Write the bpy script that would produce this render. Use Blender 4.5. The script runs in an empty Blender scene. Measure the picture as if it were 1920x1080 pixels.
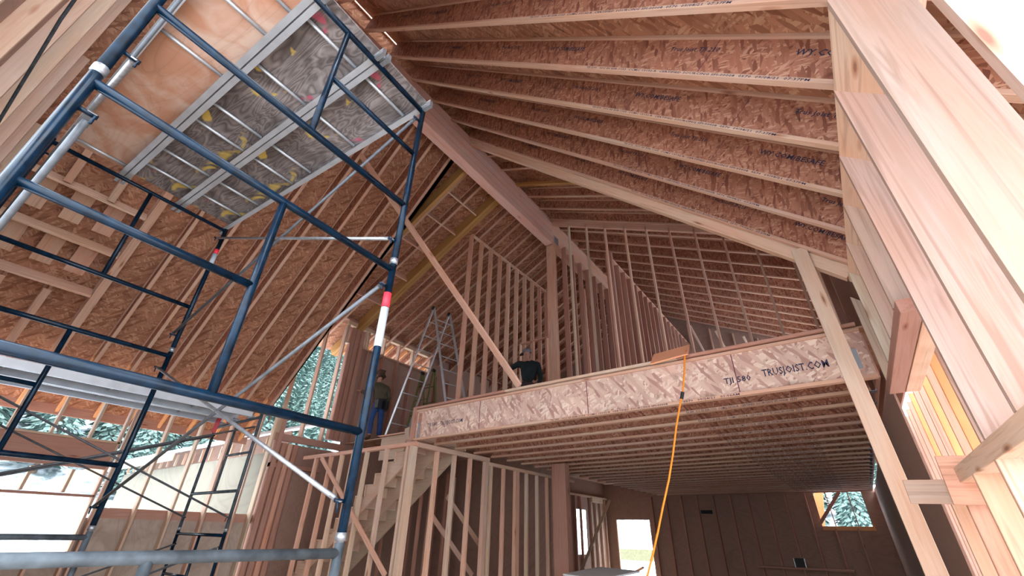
import bpy, math, random
from mathutils import Vector as V, Matrix
random.seed(7)
C = bpy.context.scene.collection
SC = bpy.context.scene
# ------------------------------------------------------------------ camera
F = 796.0
HD, PT, RL = [math.radians(a) for a in (36.51, 30.135, 1.38)]
CAM = V((0, 0, 1.6))
FW = V((-math.sin(HD)*math.cos(PT), math.cos(HD)*math.cos(PT), math.sin(PT)))
_r = V((math.cos(HD), math.sin(HD), 0)); _u = _r.cross(FW)
RT = _r*math.cos(RL)+_u*math.sin(RL); UP = -_r*math.sin(RL)+_u*math.cos(RL)
cd = bpy.data.cameras.new('camera'); cam = bpy.data.objects.new('camera', cd); C.objects.link(cam)
cd.sensor_width = 36; cd.lens = F/1920*36; cd.clip_start = .05; cd.clip_end = 600
cam.matrix_world = Matrix.Translation(CAM) @ Matrix((RT, UP, -FW)).transposed().to_4x4()
SC.camera = cam
# ------------------------------------------------------------------ light
w = bpy.data.worlds.new('overcast sky'); SC.world = w; w.use_nodes = True
nt = w.node_tree; bg = nt.nodes['Background']
tc = nt.nodes.new('ShaderNodeTexCoord'); sx = nt.nodes.new('ShaderNodeSeparateXYZ'); cr = nt.nodes.new('ShaderNodeValToRGB')
nt.links.new(tc.outputs['Generated'], sx.inputs[0]); nt.links.new(sx.outputs[2], cr.inputs[0]); nt.links.new(cr.outputs[0], bg.inputs[0])
cr.color_ramp.elements[0].color = (.90, .95, 1, 1); cr.color_ramp.elements[1].color = (.80, .90, 1, 1)
bg.inputs[1].default_value = 1.5
SC.view_settings.view_transform = 'Standard'; SC.view_settings.look = 'None'; SC.view_settings.gamma = 1
SC.view_settings.exposure = 2.7
def portal(loc, rot, sx_, sy_):                     # daylight comes in here: helps the sky find the opening
    l = bpy.data.lights.new('opening_portal', 'AREA'); l.shape = 'RECTANGLE'; l.size = sx_; l.size_y = sy_
    l.cycles.is_portal = True; o = bpy.data.objects.new('opening_portal', l); C.objects.link(o); o.location = loc; o.rotation_euler = rot
R90 = math.pi/2
portal((-.9, -.95, 2.9), (R90, 0, 0), 3.4, 6.6)
portal((-11.0, 2.6, 2.6), (R90, 0, -R90), 6.4, 3.2)
portal((-11.0, 5.9, 5.2), (R90, 0, -R90), 1.4, 3.2)
portal((.95, 13.1, 5.35), (R90, 0, R90), 5.8, 2.3)
portal((.9, 2, 2.0), (R90, 0, R90), 7, 4.0)
# ------------------------------------------------------------------ pixel -> point on a real plane
def ray(x, y): return RT*((x-960)/F)-UP*((y-540)/F)+FW
def on(x, y, ax, v):
    d = ray(x, y); i = 'xyz'.index(ax); return CAM+d*((v-CAM[i])/d[i])
def pl(x, y, n, p0):
    d = ray(x, y); n = V(n); return CAM+d*((V(p0)-CAM).dot(n)/d.dot(n))
# ------------------------------------------------------------------ materials
def mat(name, rough=.8, metal=0.):
    m = bpy.data.materials.new(name); m.use_nodes = True; b = m.node_tree.nodes['Principled BSDF']
    b.inputs['Roughness'].default_value = rough; b.inputs['Metallic'].default_value = metal
    b.inputs['Specular IOR Level'].default_value = .25
    return m, m.node_tree, b
def N(nt, t, **k):
    n = nt.nodes.new('ShaderNode'+t)
    for a, v in k.items(): setattr(n, a, v)
    return n
def ramp(nt, stops, fac, interp='LINEAR'):
    r = N(nt, 'ValToRGB'); r.color_ramp.interpolation = interp; e = r.color_ramp.elements
    while len(e) < len(stops): e.new(.5)
    for i, (p, c) in enumerate(stops): e[i].position = p; e[i].color = (*c, 1)
    nt.links.new(fac, r.inputs[0]); return r.outputs[0]
def mixc(nt, a, b, fac, mode='MIX'):
    m = N(nt, 'Mix', data_type='RGBA', blend_type=mode)
    for s, v in ((m.inputs[0], fac), (m.inputs[6], a), (m.inputs[7], b)):
        if hasattr(v, 'is_output'): nt.links.new(v, s)
        elif isinstance(v, tuple): s.default_value = (*v, 1)
        else: s.default_value = v
    return m.outputs[2]
def coords(nt, scale, rot=(0, 0, 0), rnd=True, src='Object'):
    t = N(nt, 'TexCoord'); out = t.outputs[src]
    if rnd:
        oi = N(nt, 'ObjectInfo'); mu = N(nt, 'Math', operation='MULTIPLY'); mu.inputs[1].default_value = 37.
        nt.links.new(oi.outputs['Random'], mu.inputs[0]); ad = N(nt, 'VectorMath', operation='ADD')
        nt.links.new(out, ad.inputs[0]); nt.links.new(mu.outputs[0], ad.inputs[1]); out = ad.outputs[0]
    if any(rot):
        m0 = N(nt, 'Mapping'); m0.inputs['Rotation'].default_value = rot; nt.links.new(out, m0.inputs[0]); out = m0.outputs[0]
    mp = N(nt, 'Mapping'); mp.inputs['Scale'].default_value = scale
    nt.links.new(out, mp.inputs[0]); return mp.outputs[0]
def noise(nt, vec, scale=1, detail=3, dist=0, rough=.5):
    n = N(nt, 'TexNoise'); n.inputs['Scale'].default_value = scale; n.inputs['Detail'].default_value = detail
    n.inputs['Distortion'].default_value = dist; n.inputs['Roughness'].default_value = rough
    nt.links.new(vec, n.inputs['Vector']); return n.outputs[0]
def voro(nt, vec, out='Distance', feat='F1'):
    n = N(nt, 'TexVoronoi', feature=feat); n.inputs['Scale'].default_value = 1; nt.links.new(vec, n.inputs['Vector']); return n.outputs[out]
def bump(nt, b, h, s=.3, d=.004):
    n = N(nt, 'Bump'); n.inputs['Strength'].default_value = s; n.inputs['Distance'].default_value = d
    nt.links.new(h, n.inputs['Height']); nt.links.new(n.outputs[0], b.inputs['Normal'])
def lumber(name, tones, dark=.72, knots=True, rough=.75):
    m, nt, b = mat(name, rough)
    oi = N(nt, 'ObjectInfo')
    base = ramp(nt, [(i/max(1, len(tones)-1), t) for i, t in enumerate(tones)], oi.outputs['Random'])
    blot = noise(nt, coords(nt, (1.0, 5, 5)), 1, 2)
    tint = ramp(nt, [(.3, (1, 1, 1)), (.7, (1.03, .86, .78))], blot); base = mixc(nt, base, tint, 1., 'MULTIPLY')
    g = noise(nt, coords(nt, (.8, 20, 20)), 1, 4, 1.6)
    gr = ramp(nt, [(.32, (dark, dark*.93, dark*.88)), (.5, (1, 1, 1)), (.62, (.93, .9, .86))], g)
    col = mixc(nt, base, gr, .85, 'MULTIPLY')
    if knots:
        k = voro(nt, coords(nt, (1.15, 5.5, 5.5)))
        kr = ramp(nt, [(.03, (.30, .16, .11)), (.055, (.66, .46, .36)), (.12, (1, 1, 1))], k); col = mixc(nt, col, kr, .8, 'MULTIPLY')
    nt.links.new(col, b.inputs['Base Color']); bump(nt, b, g, .25, .003); return m
PINK, TAN, ORG = (.60, .37, .29), (.60, .44, .32), (.55, .28, .15)
FIR = lumber('fir_lumber', [(.62, .37, .27), (.66, .40, .30), (.66, .46, .33), (.68, .43, .33), (.60, .40, .29), (.72, .53, .40)])
FLANGE = lumber('joist_flange_lumber', [(.57, .37, .28), (.60, .42, .31), (.54, .35, .27)], .8)
PALE = lumber('pale_spruce_stud', [(.56, .38, .31), (.58, .47, .35), (.56, .40, .32), (.60, .50, .39)], .86, True)
STUDM = lumber('wide_stud_lumber', [(.47, .33, .27), (.46, .37, .29), (.46, .32, .27), (.48, .40, .31)], .72)
BEAM = lumber('glued_beam_wood', [(.68, .43, .37), (.70, .45, .38)], .82)
LVL = lumber('yellow_laminated_beam', [(.45, .27, .10), (.43, .245, .09)], .8, False)
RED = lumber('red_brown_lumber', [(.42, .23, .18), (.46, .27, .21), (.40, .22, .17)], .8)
def osb(name, plane, tones, sc=(9, 42), dk=.5):
    m, nt, b = mat(name, .7)
    cols = []
    for i, (ang, s) in enumerate(((.25, 1.), (-.75, 1.3), (1.05, .85))):
        if plane == 'xz': v = coords(nt, (sc[0]*s, 3, sc[1]*s), (0, ang+1.15, 0))
        else: v = coords(nt, (sc[0]*s, sc[1]*s, 3), (0, 0, ang+1.45))
        vc = N(nt, 'TexVoronoi'); vc.inputs['Scale'].default_value = 1; nt.links.new(v, vc.inputs['Vector'])
        sp = N(nt, 'SeparateColor'); nt.links.new(vc.outputs['Color'], sp.inputs[0])
        cols.append((sp.outputs[0], sp.outputs[1], vc.outputs['Distance']))
    c0 = ramp(nt, [(0, tones[0]), (.35, tones[1]), (.7, tones[2]), (1, tones[3])], cols[0][0])
    c1 = ramp(nt, [(0, tones[1]), (.5, tones[2]), (1, tones[3])], cols[1][0])
    c2 = ramp(nt, [(0, tones[0]), (.6, tones[1]), (1, tones[2])], cols[2][0])
    f1 = ramp(nt, [(.5, (0, 0, 0)), (.52, (1, 1, 1))], cols[1][1]); f2 = ramp(nt, [(.58, (0, 0, 0)), (.6, (1, 1, 1))], cols[2][1])
    c = mixc(nt, c0, c1, f1); c = mixc(nt, c, c2, f2)
    bl = noise(nt, coords(nt, (1.4, 1.4, 1.4)), 1, 2); bt = ramp(nt, [(.35, (.85, .82, .8)), (.65, (1.05, 1, .97))], bl); c = mixc(nt, c, bt, 1., 'MULTIPLY')
    st = noise(nt, coords(nt, (5, 5, 5)), 1, 3); s2 = ramp(nt, [(.27, (dk, dk*.95, dk*.9)), (.34, (1, 1, 1))], st); c = mixc(nt, c, s2, .8, 'MULTIPLY')
    nt.links.new(c, b.inputs['Base Color']); bump(nt, b, cols[0][0], .2, .002); return m
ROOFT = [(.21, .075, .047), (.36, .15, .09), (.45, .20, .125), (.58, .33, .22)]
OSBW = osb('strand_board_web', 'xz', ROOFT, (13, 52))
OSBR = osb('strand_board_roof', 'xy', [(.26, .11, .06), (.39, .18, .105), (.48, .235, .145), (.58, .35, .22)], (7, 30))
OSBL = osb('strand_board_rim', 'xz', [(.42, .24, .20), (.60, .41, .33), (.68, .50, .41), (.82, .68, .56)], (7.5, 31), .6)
def plainmat(name, col, rough=.6, metal=0., var=.12, sc=8, spec=None):
    m, nt, b = mat(name, rough, metal)
    n = noise(nt, coords(nt, (sc, sc, sc)), 1, 4)
    c = ramp(nt, [(.3, tuple(x*(1-var) for x in col)), (.7, tuple(min(1, x*(1+var)) for x in col))], n)
    nt.links.new(c, b.inputs['Base Color'])
    if spec is not None: b.inputs['Specular IOR Level'].default_value = spec
    return m
def plywood(name, a, bcol, sc=1.3, dirt=None):
    m, nt, b = mat(name, .75)
    g = noise(nt, coords(nt, (sc*.6, sc*2.6, sc)), 1, 2, 1.6)
    wv = N(nt, 'Math', operation='MULTIPLY'); wv.inputs[1].default_value = 11.; nt.links.new(g, wv.inputs[0])
    fr = N(nt, 'Math', operation='FRACT'); nt.links.new(wv.outputs[0], fr.inputs[0])
    c = ramp(nt, [(0, a), (.5, bcol), (.9, a), (1, tuple(x*.85 for x in a))], fr.outputs[0])
    if dirt:
        n = noise(nt, coords(nt, (3.2, 3.2, 3.2), rnd=False), 1, 5, .8); d = ramp(nt, [(.40, dirt), (.6, (1, 1, 1))], n); c = mixc(nt, c, d, .9, 'MULTIPLY')
    nt.links.new(c, b.inputs['Base Color']); return m
PLYN = plywood('new_plywood', (.55, .37, .28), (.575, .39, .30), .7, (.80, .55, .42))
PLYW = plywood('wall_plywood_brown', (.34, .205, .155), (.365, .222, .172), .8)
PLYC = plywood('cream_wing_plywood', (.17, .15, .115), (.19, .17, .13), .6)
PLYG = plywood('greyish_wall_panel', (.42, .33, .27), (.45, .355, .29), .6, (.8, .76, .74))
OLDP = plywood('weathered_plywood', (.15, .12, .11), (.29, .245, .23), 1.9, (.50, .48, .48))
def paint_spots():
    m = OLDP.copy(); m.name = 'weathered_plywood_with_paint'; nt = m.node_tree; b = nt.nodes['Principled BSDF']
    c = b.inputs['Base Color'].links[0].from_socket
    for off, colr, th in (((3, 1, 0), (.62, .42, .08), .655), ((9, 4, 2), (.50, .09, .14), .69)):
        v = coords(nt, (3.4, 5, 3), rnd=False); a = N(nt, 'VectorMath', operation='ADD'); a.inputs[1].default_value = off; nt.links.new(v, a.inputs[0])
        n = noise(nt, a.outputs[0], 1, 2, .6); f = ramp(nt, [(th-.02, (0, 0, 0)), (th+.03, (.8, .8, .8))], n); c = mixc(nt, c, colr, f)
    nt.links.new(c, b.inputs['Base Color']); return m
OLDPP = paint_spots()
BLUE = plainmat('dark_blue_paint', (.002, .010, .022), .24, 0, .5, 20, .18)
GREY = plainmat('worn_grey_paint', (.055, .065, .075), .55, .1, .5, 14)
GALV = plainmat('galvanised_steel', (.26, .265, .28), .42, .7, .2, 25)
ALU = plainmat('aluminium', (.50, .51, .53), .4, .55, .12, 6)
WHITE = plainmat('white_sticker', (.34, .37, .40), .5, 0, .04)
REDP = plainmat('red_plastic', (.65, .03, .05), .5, 0, .1)
DSTEEL = plainmat('dark_steel_tube', (.10, .105, .115), .45, .3, .2, 20)
STEEL = plainmat('hanger_steel', (.30, .31, .34), .45, .6, .3, 30)
INK = plainmat('ink', (.035, .035, .07), .8, 0, .1)
GLUE = plainmat('dark_joint', (.16, .05, .07), .8, 0, .2)
SNOW = plainmat('snow', (.82, .88, .95), .9, 0, .04, .6)
def _brush():
    nt = SNOW.node_tree; b = nt.nodes['Principled BSDF']; c = b.inputs['Base Color'].links[0].from_socket
    n = noise(nt, coords(nt, (.55, .55, .9), rnd=False), 1, 5, .5, .65); t = N(nt, 'TexCoord'); sp = N(nt, 'SeparateXYZ'); nt.links.new(t.outputs['Object'], sp.inputs[0])
    f = ramp(nt, [(.40, (0, 0, 0)), (.56, (.9, .9, .9))], n); far = N(nt, 'MapRange'); far.inputs[1].default_value = -13; far.inputs[2].default_value = -24; nt.links.new(sp.outputs[0], far.inputs[0])
    m = N(nt, 'Math', operation='MULTIPLY'); nt.links.new(f, m.inputs[0]); nt.links.new(far.outputs[0], m.inputs[1])
    nt.links.new(mixc(nt, c, (.10, .14, .15), m.outputs[0]), b.inputs['Base Color'])
_brush()
SNOWR = plainmat('white_roof_cover', (.88, .9, .92), .8, 0, .02, 2)
LEAF = plainmat('conifer_green', (.17, .25, .225), .95, 0, .35, 1.2, 0)
BARK = plainmat('bark', (.1, .07, .05), .9)
ORC = plainmat('orange_rubber', (.78, .25, .02), .45, 0, .05)
BLACK = plainmat('black_plastic', (.015, .015, .017), .5)
FLOORM = plainmat('subfloor_panels', (.52, .42, .33), .9, 0, .15, 3)
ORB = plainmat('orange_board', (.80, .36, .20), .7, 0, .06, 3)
OWOOD = plainmat('sunlit_orange_wood', (.70, .33, .14), .7, 0, .1, 3)  # lit look of the outdoor boards is put into this orange
YELB = plainmat('yellowish_board', (.17, .16, .09), .8)
GRNF = plainmat('yellow_green_fibreglass', (.14, .15, .05), .5)
# ------------------------------------------------------------------ mesh helpers
def mesh(name, vs, fs, m, smooth=False):
    me = bpy.data.meshes.new(name); me.from_pydata([tuple(v) for v in vs], [], fs); me.materials.append(m)
    if smooth: me.polygons.foreach_set('use_smooth', [True]*len(me.polygons))
    return me
class MB:
    def __init__(s): s.v = []; s.f = []
    def add(s, vs, fs):
        o = len(s.v); s.v += [tuple(v) for v in vs]; s.f += [tuple(i+o for i in f) for f in fs]; return s
    def box(s, a, b, c=0.0):
        """box from corner a to corner b; c chamfers the four edges along local X"""
        x0, y0, z0 = a; x1, y1, z1 = b
        if c <= 0:
            vs = [(x, y, z) for x in (x0, x1) for y in (y0, y1) for z in (z0, z1)]
            return s.add(vs, [(0, 1, 3, 2), (4, 6, 7, 5), (0, 4, 5, 1), (2, 3, 7, 6), (0, 2, 6, 4), (1, 5, 7, 3)])
        sec = [(y0+c, z0), (y1-c, z0), (y1, z0+c), (y1, z1-c), (y1-c, z1), (y0+c, z1), (y0, z1-c), (y0, z0+c)]
        vs = [(x0, *p) for p in sec]+[(x1, *p) for p in sec]
        fs = [(i, 8+i, 8+(i+1) % 8, (i+1) % 8) for i in range(8)]
        return s.add(vs, [tuple(reversed(f)) for f in fs]+[tuple(range(8)), tuple(range(15, 7, -1))])
    def tube(s, pts, r, n=10, cap=True):
        pts = [V(p) for p in pts]; rings = []
        for i, p in enumerate(pts):
            t = (pts[min(i+1, len(pts)-1)]-pts[max(i-1, 0)]).normalized()
            a = t.orthogonal().normalized() if i == 0 else (a-t*a.dot(t)).normalized()
            b = t.cross(a); rr = r[i] if isinstance(r, (list, tuple)) else r
            rings.append([p+(a*math.cos(k*2*math.pi/n)+b*math.sin(k*2*math.pi/n))*rr for k in range(n)])
        vs = [q for rg in rings for q in rg]; fs = []
        for i in range(len(pts)-1):
            for k in range(n): fs.append((i*n+k, i*n+(k+1) % n, (i+1)*n+(k+1) % n, (i+1)*n+k))
        if cap: fs += [tuple(range(n-1, -1, -1)), tuple(range((len(pts)-1)*n, len(pts)*n))]
        return s.add(vs, fs)
    def prism(s, poly, d0, d1):
        """poly of (x,z) points extruded along y"""
        n = len(poly); vs = [(x, d0, z) for x, z in poly]+[(x, d1, z) for x, z in poly]
        return s.add(vs, [tuple(range(n)), tuple(range(2*n-1, n-1, -1))]+[(i, i+n, (i+1) % n+n, (i+1) % n) for i in range(n)])
    def obj(s, name, m, parent=None, mw=None, smooth=False):
        o = bpy.data.objects.new(name, mesh(name, s.v, s.f, m, smooth)); C.objects.link(o)
        if parent: o.parent = parent
        if mw is not None: o.matrix_basis = mw
        return o
def tag(o, label=None, cat=None, group=None, kind=None):
    if label: o['label'] = label
    if cat: o['category'] = cat
    if group: o['group'] = group
    if kind: o['kind'] = kind
    return o
def frame_mat(p0, p1, up=(0, 0, 1)):
    p0, p1 = V(p0), V(p1); x = (p1-p0).normalized(); z = V(up); z = (z-x*z.dot(x)).normalized(); y = z.cross(x)
    return Matrix.Translation(p0) @ Matrix((x, y, z)).transposed().to_4x4(), (p1-p0).length
def plank(name, p0, p1, wy, hz, m, label=None, cat=None, group=None, up=(0, 0, 1), parent=None, kind=None, cen=(0, 0), c=.003):
    """sawn board: axis p0-p1, wy across, hz along up; cen shifts the section"""
    M, L = frame_mat(p0, p1, up); a, b = cen
    o = MB().box((0, a-wy/2, b-hz/2), (L, a+wy/2, b+hz/2), c).obj(name, m, None, M)
    if parent is not None:
        o.parent = parent; o.matrix_basis = parent.matrix_basis.inverted() @ M
    return tag(o, label, cat, group, kind)
def stud(x, y, z0, z1, dx, dy, m, label, group, name='wall_stud', cat='stud', top=None, mesh_from=None):
    """upright board whose low-x/low-y corner is x, y"""
    o = plank(name, (x+dx/2, y+dy/2, z0), (x+dx/2, y+dy/2, z1), dy if False else dx, dy, m, label, cat, group, up=(0, 1, 0))
    return o
def empty(name, loc=(0, 0, 0), M=None, **k):
    o = bpy.data.objects.new(name, None); C.objects.link(o); o.empty_display_size = .1
    o.matrix_basis = M if M is not None else Matrix.Translation(V(loc)); return tag(o, **k)
def dup(root, M=None, label=None, group=None):
    r = root.copy(); C.objects.link(r)
    if M is not None: r.matrix_basis = M
    if label: r['label'] = label
    if group: r['group'] = group
    for ch in list(root.children):
        c = ch.copy(); C.objects.link(c); c.parent = r
        for g in list(ch.children):
            d = g.copy(); C.objects.link(d); d.parent = c
    return r
def slab(name, a, b, m, kind='structure', **k): return tag(MB().box(a, b).obj(name, m), kind=kind, **k)
ORD = ['first', 'second', 'third', 'fourth', 'fifth', 'sixth', 'seventh', 'eighth', 'ninth', 'tenth', 'eleventh', 'twelfth', 'thirteenth', 'fourteenth', 'fifteenth', 'sixteenth', 'seventeenth', 'eighteenth', 'nineteenth', 'twentieth', 'twenty-first', 'twenty-second', 'twenty-third', 'twenty-fourth', 'twenty-fifth']
def lettering(txt, size, M, parent, m=INK, stretch=1.0, name='printed_lettering'):
    cu = bpy.data.curves.new('t', 'FONT'); cu.body = txt; cu.size = size; cu.resolution_u = 1; cu.space_character = 1.05; cu.offset = size*.018
    t = bpy.data.objects.new('t', cu); C.objects.link(t); dg = bpy.context.evaluated_depsgraph_get(); dg.update()
    me = bpy.data.meshes.new_from_object(t.evaluated_get(dg)); bpy.data.objects.remove(t)
    for v in me.vertices: v.co.x *= stretch
    me.materials.clear(); me.materials.append(m)
    o = bpy.data.objects.new(name, me); C.objects.link(o); o.parent = parent; o.matrix_basis = M; return o
RX = Matrix.Rotation(R90, 4, 'X')
def ijoist(name, p0, p1, depth, fw, ft, up, label, cat, group, webm=OSBW, flm=FLANGE, seams=True, txt=0, seed=0, wt=.012):
    """I-shaped joist; p0-p1 is the underside's centre line"""
    M, L = frame_mat(p0, p1, up); r = empty(name, M=M, label=label, cat=cat, group=group)
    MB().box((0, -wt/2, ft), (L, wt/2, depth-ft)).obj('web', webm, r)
    MB().box((0, -fw/2, 0), (L, fw/2, ft), .002).obj('flange', flm, r); MB().box((0, -fw/2, depth-ft), (L, fw/2, depth), .002).obj('flange', flm, r)
    rn = random.Random(seed)
    if seams:
        x = rn.uniform(.4, 1.2)
        while x < L-.1:
            MB().box((x, -wt/2-.001, ft), (x+.006, wt/2+.001, depth-ft)).obj('web_joint', GLUE, r); x += 1.22
    if txt:
        ws = ['Trus Joist TJI 210', 'WY.COM/BESAFE']; x = rn.uniform(.6, 1.4)+(txt % 2)*.9
        while x < L-1.9:
            lettering(ws[0], .062, Matrix.Translation((x, -wt/2-.0015, depth*.62)) @ RX, r)
            lettering(ws[1], .072, Matrix.Translation((x+1.05, -wt/2-.0015, depth*.58)) @ RX, r); x += 2.7
        s = 'TJI 210   ICC ES ESR-1153  CCMC 13132-R  CERTIFIED SOURCING SFI-00008  0570  09/08/21  07:37PM'
        lettering(s, .027, Matrix.Translation((L-4.6+rn.uniform(-.4, .6), -fw/2-.0012, .006)) @ RX, r, stretch=1.7)
    return r
# ================================================================== THE SETTING
slab('floor', (-14, -3, -.15), (3, 20, 0), FLOORM)
XR, XL, XM = -5.0, -5.24, -5.12
A0 = 4.68                      # steep roof: underside z = A0 - x on the right, A0 + 2*|XM| + x on the left
A1 = A0+2*5.12
S2 = math.sqrt(2); DEP = .40
def deck(name, x0, x1, y0, y1, f, th=.018, m=OSBR):
    """roof sheathing whose underside follows z=f(x)"""
    p0, p1 = V((x0, (y0+y1)/2, f(x0))), V((x1, (y0+y1)/2, f(x1)))
    M, L = frame_mat(p0, p1, (0, 0, 1)); wd = y1-y0
    return tag(MB().box((0, -wd/2, 0), (L, wd/2, th)).obj(name, m, None, M), kind='structure')
fr = lambda x: A0+DEP*S2-x
fl = lambda x: A1+DEP*S2+x
deck('ceiling', -5.0, 2.3, .5, 2.75, fr); deck('ceiling', -5.12, 2.3, 2.75, 5.14, fr)  # near end left unboarded, out of view, so added skylight falls in
deck('ceiling', -5.12, -11.93, -1.3, 5.14, fl)
deck('ceiling', -5.12, -5.06, -1.3, 2.75, fr)
Z0 = 9.70; DL = .30
lr = lambda x: Z0-.5*(x-XR)+DL*1.118
ll = lambda x: Z0+.5*(x-XL)+DL*1.118
deck('ceiling', -5.12, 2.0, 5.14, 16.6, lr); deck('ceiling', -5.12, -12.2, 5.14, 16.6, ll)
# cheek wall between the steep roof and the shallow roof
cw = MB().prism([(-5.12, fr(-5.12)+.03), (2.0, fr(2.0)+.03), (2.0, lr(2.0)), (-5.12, lr(-5.12))][::-1], 5.14, 5.16)
cw.prism([(-5.12, fl(-5.12)+.03), (-5.12, ll(-5.12)), (-11.9, ll(-11.9)), (-11.9, fl(-11.9)+.03)][::-1], 5.14, 5.16)
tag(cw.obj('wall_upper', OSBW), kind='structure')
# gable end behind the camera: boarded except the wide doorway at the right
gb = MB().prism([(-10.9, 0), (-2.75, 0), (-2.75, 4.2), (.8, 4.2), (.8, 4.3), (-2.75, fr(-2.75)-.6), (-5.12, fr(-5.12)), (-10.9, fl(-10.9))], -.86, -.82)
tag(gb.obj('wall_near', PLYW), kind='structure')
# side walls
slab('wall_left', (-10.99, -.9, 0), (-10.97, 2.42, 1.08), PLYG); slab('wall_left', (-10.99, 2.42, 0), (-10.97, 5.2, 1.70), PLYG)
slab('wall_left', (-10.99, 6.65, 3.7), (-10.97, 16.5, 6.40), PLYW)
slab('wall_left', (-10.99, 9.95, 6.40), (-10.97, 16.5, 7.3), PLYW)
slab('wall_left', (-10.99, 5.9, 0), (-10.97, 19.6, 3.42), PLYW); slab('wall_left', (-10.99, 7.1, 3.42), (-10.97, 19.6, 3.7), PLYW)
for a, b in (((.80, 5.0, 3.1), (.82, 10.2, 7.1)), ((.80, 10.2, 3.1), (.82, 16.5, 4.2)), ((.80, 10.2, 6.5), (.82, 16.5, 7.1)), ((.80, 16.0, 4.2), (.82, 16.5, 6.5))): slab('wall_right', a, b, PLYW)  # gap between these pieces is an added opening that brightens the loft
slab('wall_right', (.62, 5.7, 0), (.64, 19.6, 3.08), PLYW)
slab('wall_far_upper', (-11, 16.5, 3.7), (.8, 16.52, 10), PLYW)
fwm = MB()
YF = 19.5
for a, b in (((-9.0, YF, 2.24), (-7.1, YF+.02, 3.65)), ((-9.0, YF, 0), (-8.52, YF+.02, 2.24)), ((-7.1, YF, 0), (-1.12, YF+.02, 3.65)), ((-1.12, YF, 0), (.62, YF+.02, 2.06)), ((.24, YF, 2.06), (.62, YF+.02, 3.65)), ((-1.12, YF, 3.08), (.24, YF+.02, 3.65))): fwm.box(a, b)
tag(fwm.obj('wall_far', PLYW), kind='structure')
fl_ = MB()
for a, b in (((-9.02, 11, 0), (-9.0, 16.6, 3.656)), ((-9.02, 17.6, 0), (-9.0, YF, 3.656)), ((-9.02, 16.6, 0), (-9.0, 17.6, 1.0)), ((-9.02, 16.6, 2.53), (-9.0, 17.6, 3.656))): fl_.box(a, b)
tag(fl_.obj('wall_inner_left', PLYW), kind='structure')
slab('wall_stair_back', (-10.9, 10.9, 0), (-6.5, 10.95, 3.64), PLYW)
# ------------------------------------------------------------------ loft floor
slab('floor', (-6.42, 5.70, 3.655), (.78, 19.6, 3.678), PLYN); slab('floor', (-10.97, 7.22, 3.655), (-6.42, 19.6, 3.678), PLYN)
YR = 5.65
M, L = frame_mat((-6.40, YR+.045, 3.09), (.56, YR+.045, 3.09))
rim = empty('rim_joist', M=M, label='deep strand board rim joist with printed lettering along the loft edge', cat='joist')
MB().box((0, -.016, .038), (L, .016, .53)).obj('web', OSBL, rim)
MB().box((0, -.045, 0), (L, .045, .040), .002).obj('flange', FLANGE, rim); MB().box((0, -.045, .528), (L, .045, .566), .002).obj('flange', FLANGE, rim)
for x in (1.56, 3.62, 5.64): MB().box((x, -.0175, .04), (x+.012, .0175, .528)).obj('web_joint', GLUE, rim)
MB().box((.06, -.035, .04), (.13, -.016, .50)).obj('joist_end_plate', RED, rim)
MB().box((6.82, -.024, .12), (6.87, -.016, .34)).obj('paint_mark', WHITE, rim)
# ------------------------------------------------------------------ lettering placed on the rim (local x = world x + 6.40)
def rimtext(txt, x0, x1, z, h, y):
    o = lettering(txt, h, Matrix.Translation((x0+6.40, y, z-3.09)) @ RX, rim); xs = [v.co.x for v in o.data.vertices]
    k = (x1-x0)/(max(xs)-min(xs))
    for v in o.data.vertices: v.co.x *= k
for o in list(rim.children):
    if o.name.startswith('printed'): bpy.data.objects.remove(o)
rimtext('TJI 580', -.90, -.60, 3.26, .10, -.0175); rimtext('TRUSJOIST.COM', -.47, .19, 3.28, .12, -.0175)
rimtext('TJI 580', -6.10, -5.84, 3.31, .085, -.0175); rimtext('TRUSJOIST.COM', -5.76, -5.22, 3.30, .095, -.0175)
rimtext('TJI 580   ICC ES ESR-1153  CCMC 13132-R  CERTIFIED SOURCING SFI-00008', -3.4, -1.62, 3.098, .032, -.0465)
rimtext('0570   09/24/21   01:06AM', -1.42, -.76, 3.098, .034, -.0465)
M, L = frame_mat((-6.40, YR+.02, 3.668), (.55, YR+.02, 3.668))
for i, (a, b) in enumerate(((0, 2.15), (2.15, 5.0), (5.0, L))):
    tag(MB().box((a, -.06, 0), (b-.004, .06, .038), .004).obj('edge_plate', [RED, PALE, RED][i], None, M),
        'flat board on the loft edge above the rim, %s of three pieces' % ['left', 'middle', 'right'][i], 'board', 'edge boards of the loft')
# floor joists
jy = [6.24+.6*i for i in range(22)]
j0 = ijoist('floor_joist', (-6.40, jy[0], 3.09), (.50, jy[0], 3.09), .565, .09, .038, (0, 0, 1), 'floor joist under the loft, first behind the rim', 'joist', 'floor joists under the loft', seams=False)
lettering('TJI 580  ICC ES ESR-1153  CCMC 13132-R  CERTIFIED SOURCING SFI-00008  0570', .036, Matrix.Translation((4.85, -.046, .003)) @ RX, j0)
MB().box((6.86, -.055, -.006), (6.95, .055, .0)).add(*[[(6.94, -.055, -.006), (6.95, -.055, -.006), (6.95, .055, -.006), (6.94, .055, -.006), (6.94, -.055, .3), (6.95, -.055, .3), (6.95, .055, .3), (6.94, .055, .3)], [(0, 1, 5, 4), (1, 2, 6, 5), (2, 3, 7, 6), (3, 0, 4, 7), (0, 3, 2, 1), (4, 5, 6, 7)]]).obj('joist_hanger', STEEL, j0)
for i, y in enumerate(jy[1:]):
    dup(j0, Matrix.Translation((-6.40, y, 3.09)), 'floor joist under the loft, %s behind the rim' % ORD[i+1])
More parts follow.
